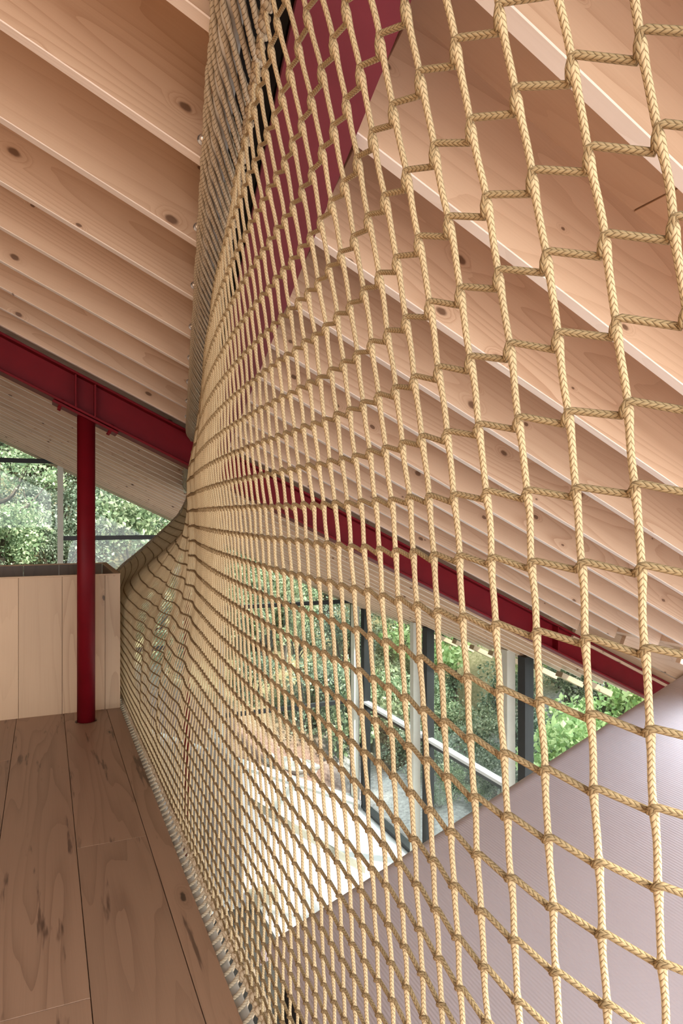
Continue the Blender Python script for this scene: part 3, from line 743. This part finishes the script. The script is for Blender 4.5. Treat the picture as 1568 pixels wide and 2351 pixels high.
for q, (mat, sz, hh) in enumerate((('leaf_mid', .13, 5.5), ('leaf_dark', .10, 6.5), ('leaf_lite', .17, 5.0))):
    cs = [(random.gauss(0, 1.0), random.gauss(0, 1.0), random.uniform(.38, 1.0)*hh) for _ in range(22)]
    rs = [random.uniform(.45, .9) for _ in cs]
    tp = spline([(0, 0, -.4), (.12, .05, hh*.3), (-.1, .1, hh*.62), (.1, 0, hh*.95)], 6)
    parts = [tube_arrays(tp, np.linspace(.17, .04, len(tp)), 10)]
    for c in cs[:14]:
        z0 = c[2]*.7; pp = spline([(0, .05, z0), (c[0]*.5, c[1]*.5, z0+.3), c], 4); parts.append(tube_arrays(pp, np.linspace(.05, .012, len(pp)), 6))
    tm = quads_me('trunk', parts); tm.materials.append(MAT['bark'])
    trees.append((leaves_me('crown', cs, rs, 230, sz, mat), tm))
def plant(kind, pair, x, y, s, label, cat, group, names):
    t = empty(kind, (x, y, ter(x, y) - .05)); t.rotation_euler = (0, 0, random.uniform(0, 6.28)); t.scale = (s, s, s*random.uniform(.9, 1.15))
    tag(t, label, cat, group)
    for nm, me in zip(names, pair): link(bpy.data.objects.new(nm, me), t)
LOOK = ('dark dense', 'mid green', 'low small-leaved', 'broad-leaved green')
cnt = 0
yy = 18.6
while yy < 33:
    xx = -7.0 + (cnt % 2)*.8
    while xx < 8.0 + (yy-18)*.8:
        x = xx + random.uniform(-.6, .6); y = yy + random.uniform(-.6, .6)
        # a clear patch of bank in the left window
        if not (x < -3.2 and y < 20) and not (y < 19.6 and x > 2.5):
            qq = random.choice((0, 0, 1, 2, 3)); pr = shrubs[qq]
            plant('leafy_shrub', pr, x, y, random.uniform(.8, 1.3), LOOK[qq] + ' shrub on the steep bank behind the back windows', 'shrub', LOOK[qq] + ' shrubs on the bank', ('foliage', 'stems')); cnt += 1
        xx += 2.0
    yy += 1.9
for x, y in ((10.5, 19.5), (12.5, 18.2), (12.6, 14.2), (10.9, 17.0), (13.2, 12.2), (12.0, 19.6), (9.6, 21.0), (11.3, 15.4), (10.2, 18.0), (13.8, 15.5), (11.8, 20.8), (14.0, 17.6), (15.5, 14.2), (15.0, 20), (16.5, 17), (17.5, 13), (13.2, 22.4), (18.5, 16), (16, 11.5), (19, 10.5), (20.5, 14), (17.5, 20)):
    qq = random.choice((0, 1, 3, 2))
    plant('leafy_shrub', shrubs[qq], x, y, random.uniform(.8, 1.2), LOOK[qq] + ' shrub at the edge of the gravel yard beyond the side windows', 'shrub', LOOK[qq] + ' shrubs around the gravel yard', ('foliage', 'stems'))
for x, y, q, s in ((-1.2, 21, 0, .8), (-3.5, 23, 0, .9), (.6, 27, 0, 1.0), (3.2, 28, 1, .9), (5.5, 25, 1, .8), (-2, 28, 0, 1.1), (1.8, 31, 1, 1.2), (8.5, 25, 0, .9), (-5.5, 20.5, 1, .9), (4.5, 31, 0, 1.2), (11, 27, 1, 1.1), (7.6, 22.5, 0, .6), (-.2, 33, 1, 1.4), (-4, 33, 1, 1.4), (7, 33, 1, 1.3)):
    plant('broadleaf_tree', trees[q], x, y, s, 'tall loose-crowned tree among the shrubs behind the back windows', 'tree', 'trees behind the back windows', ('crown', 'trunk'))
for x, y, s in ((12.4, 12.6, .85), (13.6, 11.6, .9), (11.9, 10.6, .75), (14.6, 13.2, 1.0), (15.5, 12.5, .85), (17.5, 15.5, 1.0), (14.2, 10.4, .75), (19.5, 12, 1.1), (16.5, 18.5, 1.0), (21, 17, 1.2), (18, 9, .9), (14.5, 22.5, 1.1)):
    plant('maple_tree', trees[2], x, y, s, 'bright yellow-green maple beyond the side windows', 'tree', 'maples beyond the side windows', ('crown', 'trunk'))
for i_ in range(16):
    x = random.uniform(9.3, 13.5); y = random.uniform(12.2, 18.5); qq = random.choice((1, 2, 3))
    plant('ground_plant', shrubs[qq], x, y, random.uniform(.28, .5), 'small ' + LOOK[qq] + ' plant growing low on the gravel outside the side windows', 'plant', 'low plants on the gravel', ('foliage', 'stems'))
# boulders
bm = bmesh.new(); bmesh.ops.create_icosphere(bm, subdivisions=3, radius=.35)
for v_ in bm.verts: v_.co *= 1 + .22*math.sin(v_.co.x*9)*math.cos(v_.co.y*7+1) + .12*math.sin(v_.co.z*15)
bme = bpy.data.meshes.new('boulder'); bm.to_mesh(bme); bm.free(); bme.materials.append(MAT['stone'])
for x, y, s in ((6.5, 18.4, 1), (7.1, 18.7, .8), (11.6, 17.4, 1.1), (12.5, 16.6, 1.3), (13, 15.2, 1), (11.2, 18.6, .9), (5.7, 18.2, .6), (13.4, 13.8, 1.2)):
    o = link(bpy.data.objects.new('boulder', bme)); o.location = (x, y, ter(x, y)+.05); o.scale = (s*1.2, s, s*.8); o.rotation_euler = (.2, .1, random.uniform(0, 6))
    tag(o, 'rough grey boulder lying on the ground outside the glass', 'rock', 'boulders outside the glass')

# lift everything built relative to the eye
for o in list(COL.objects):
    if o.parent is None and o not in (cam, sun, rear_fill): o.location.z += E
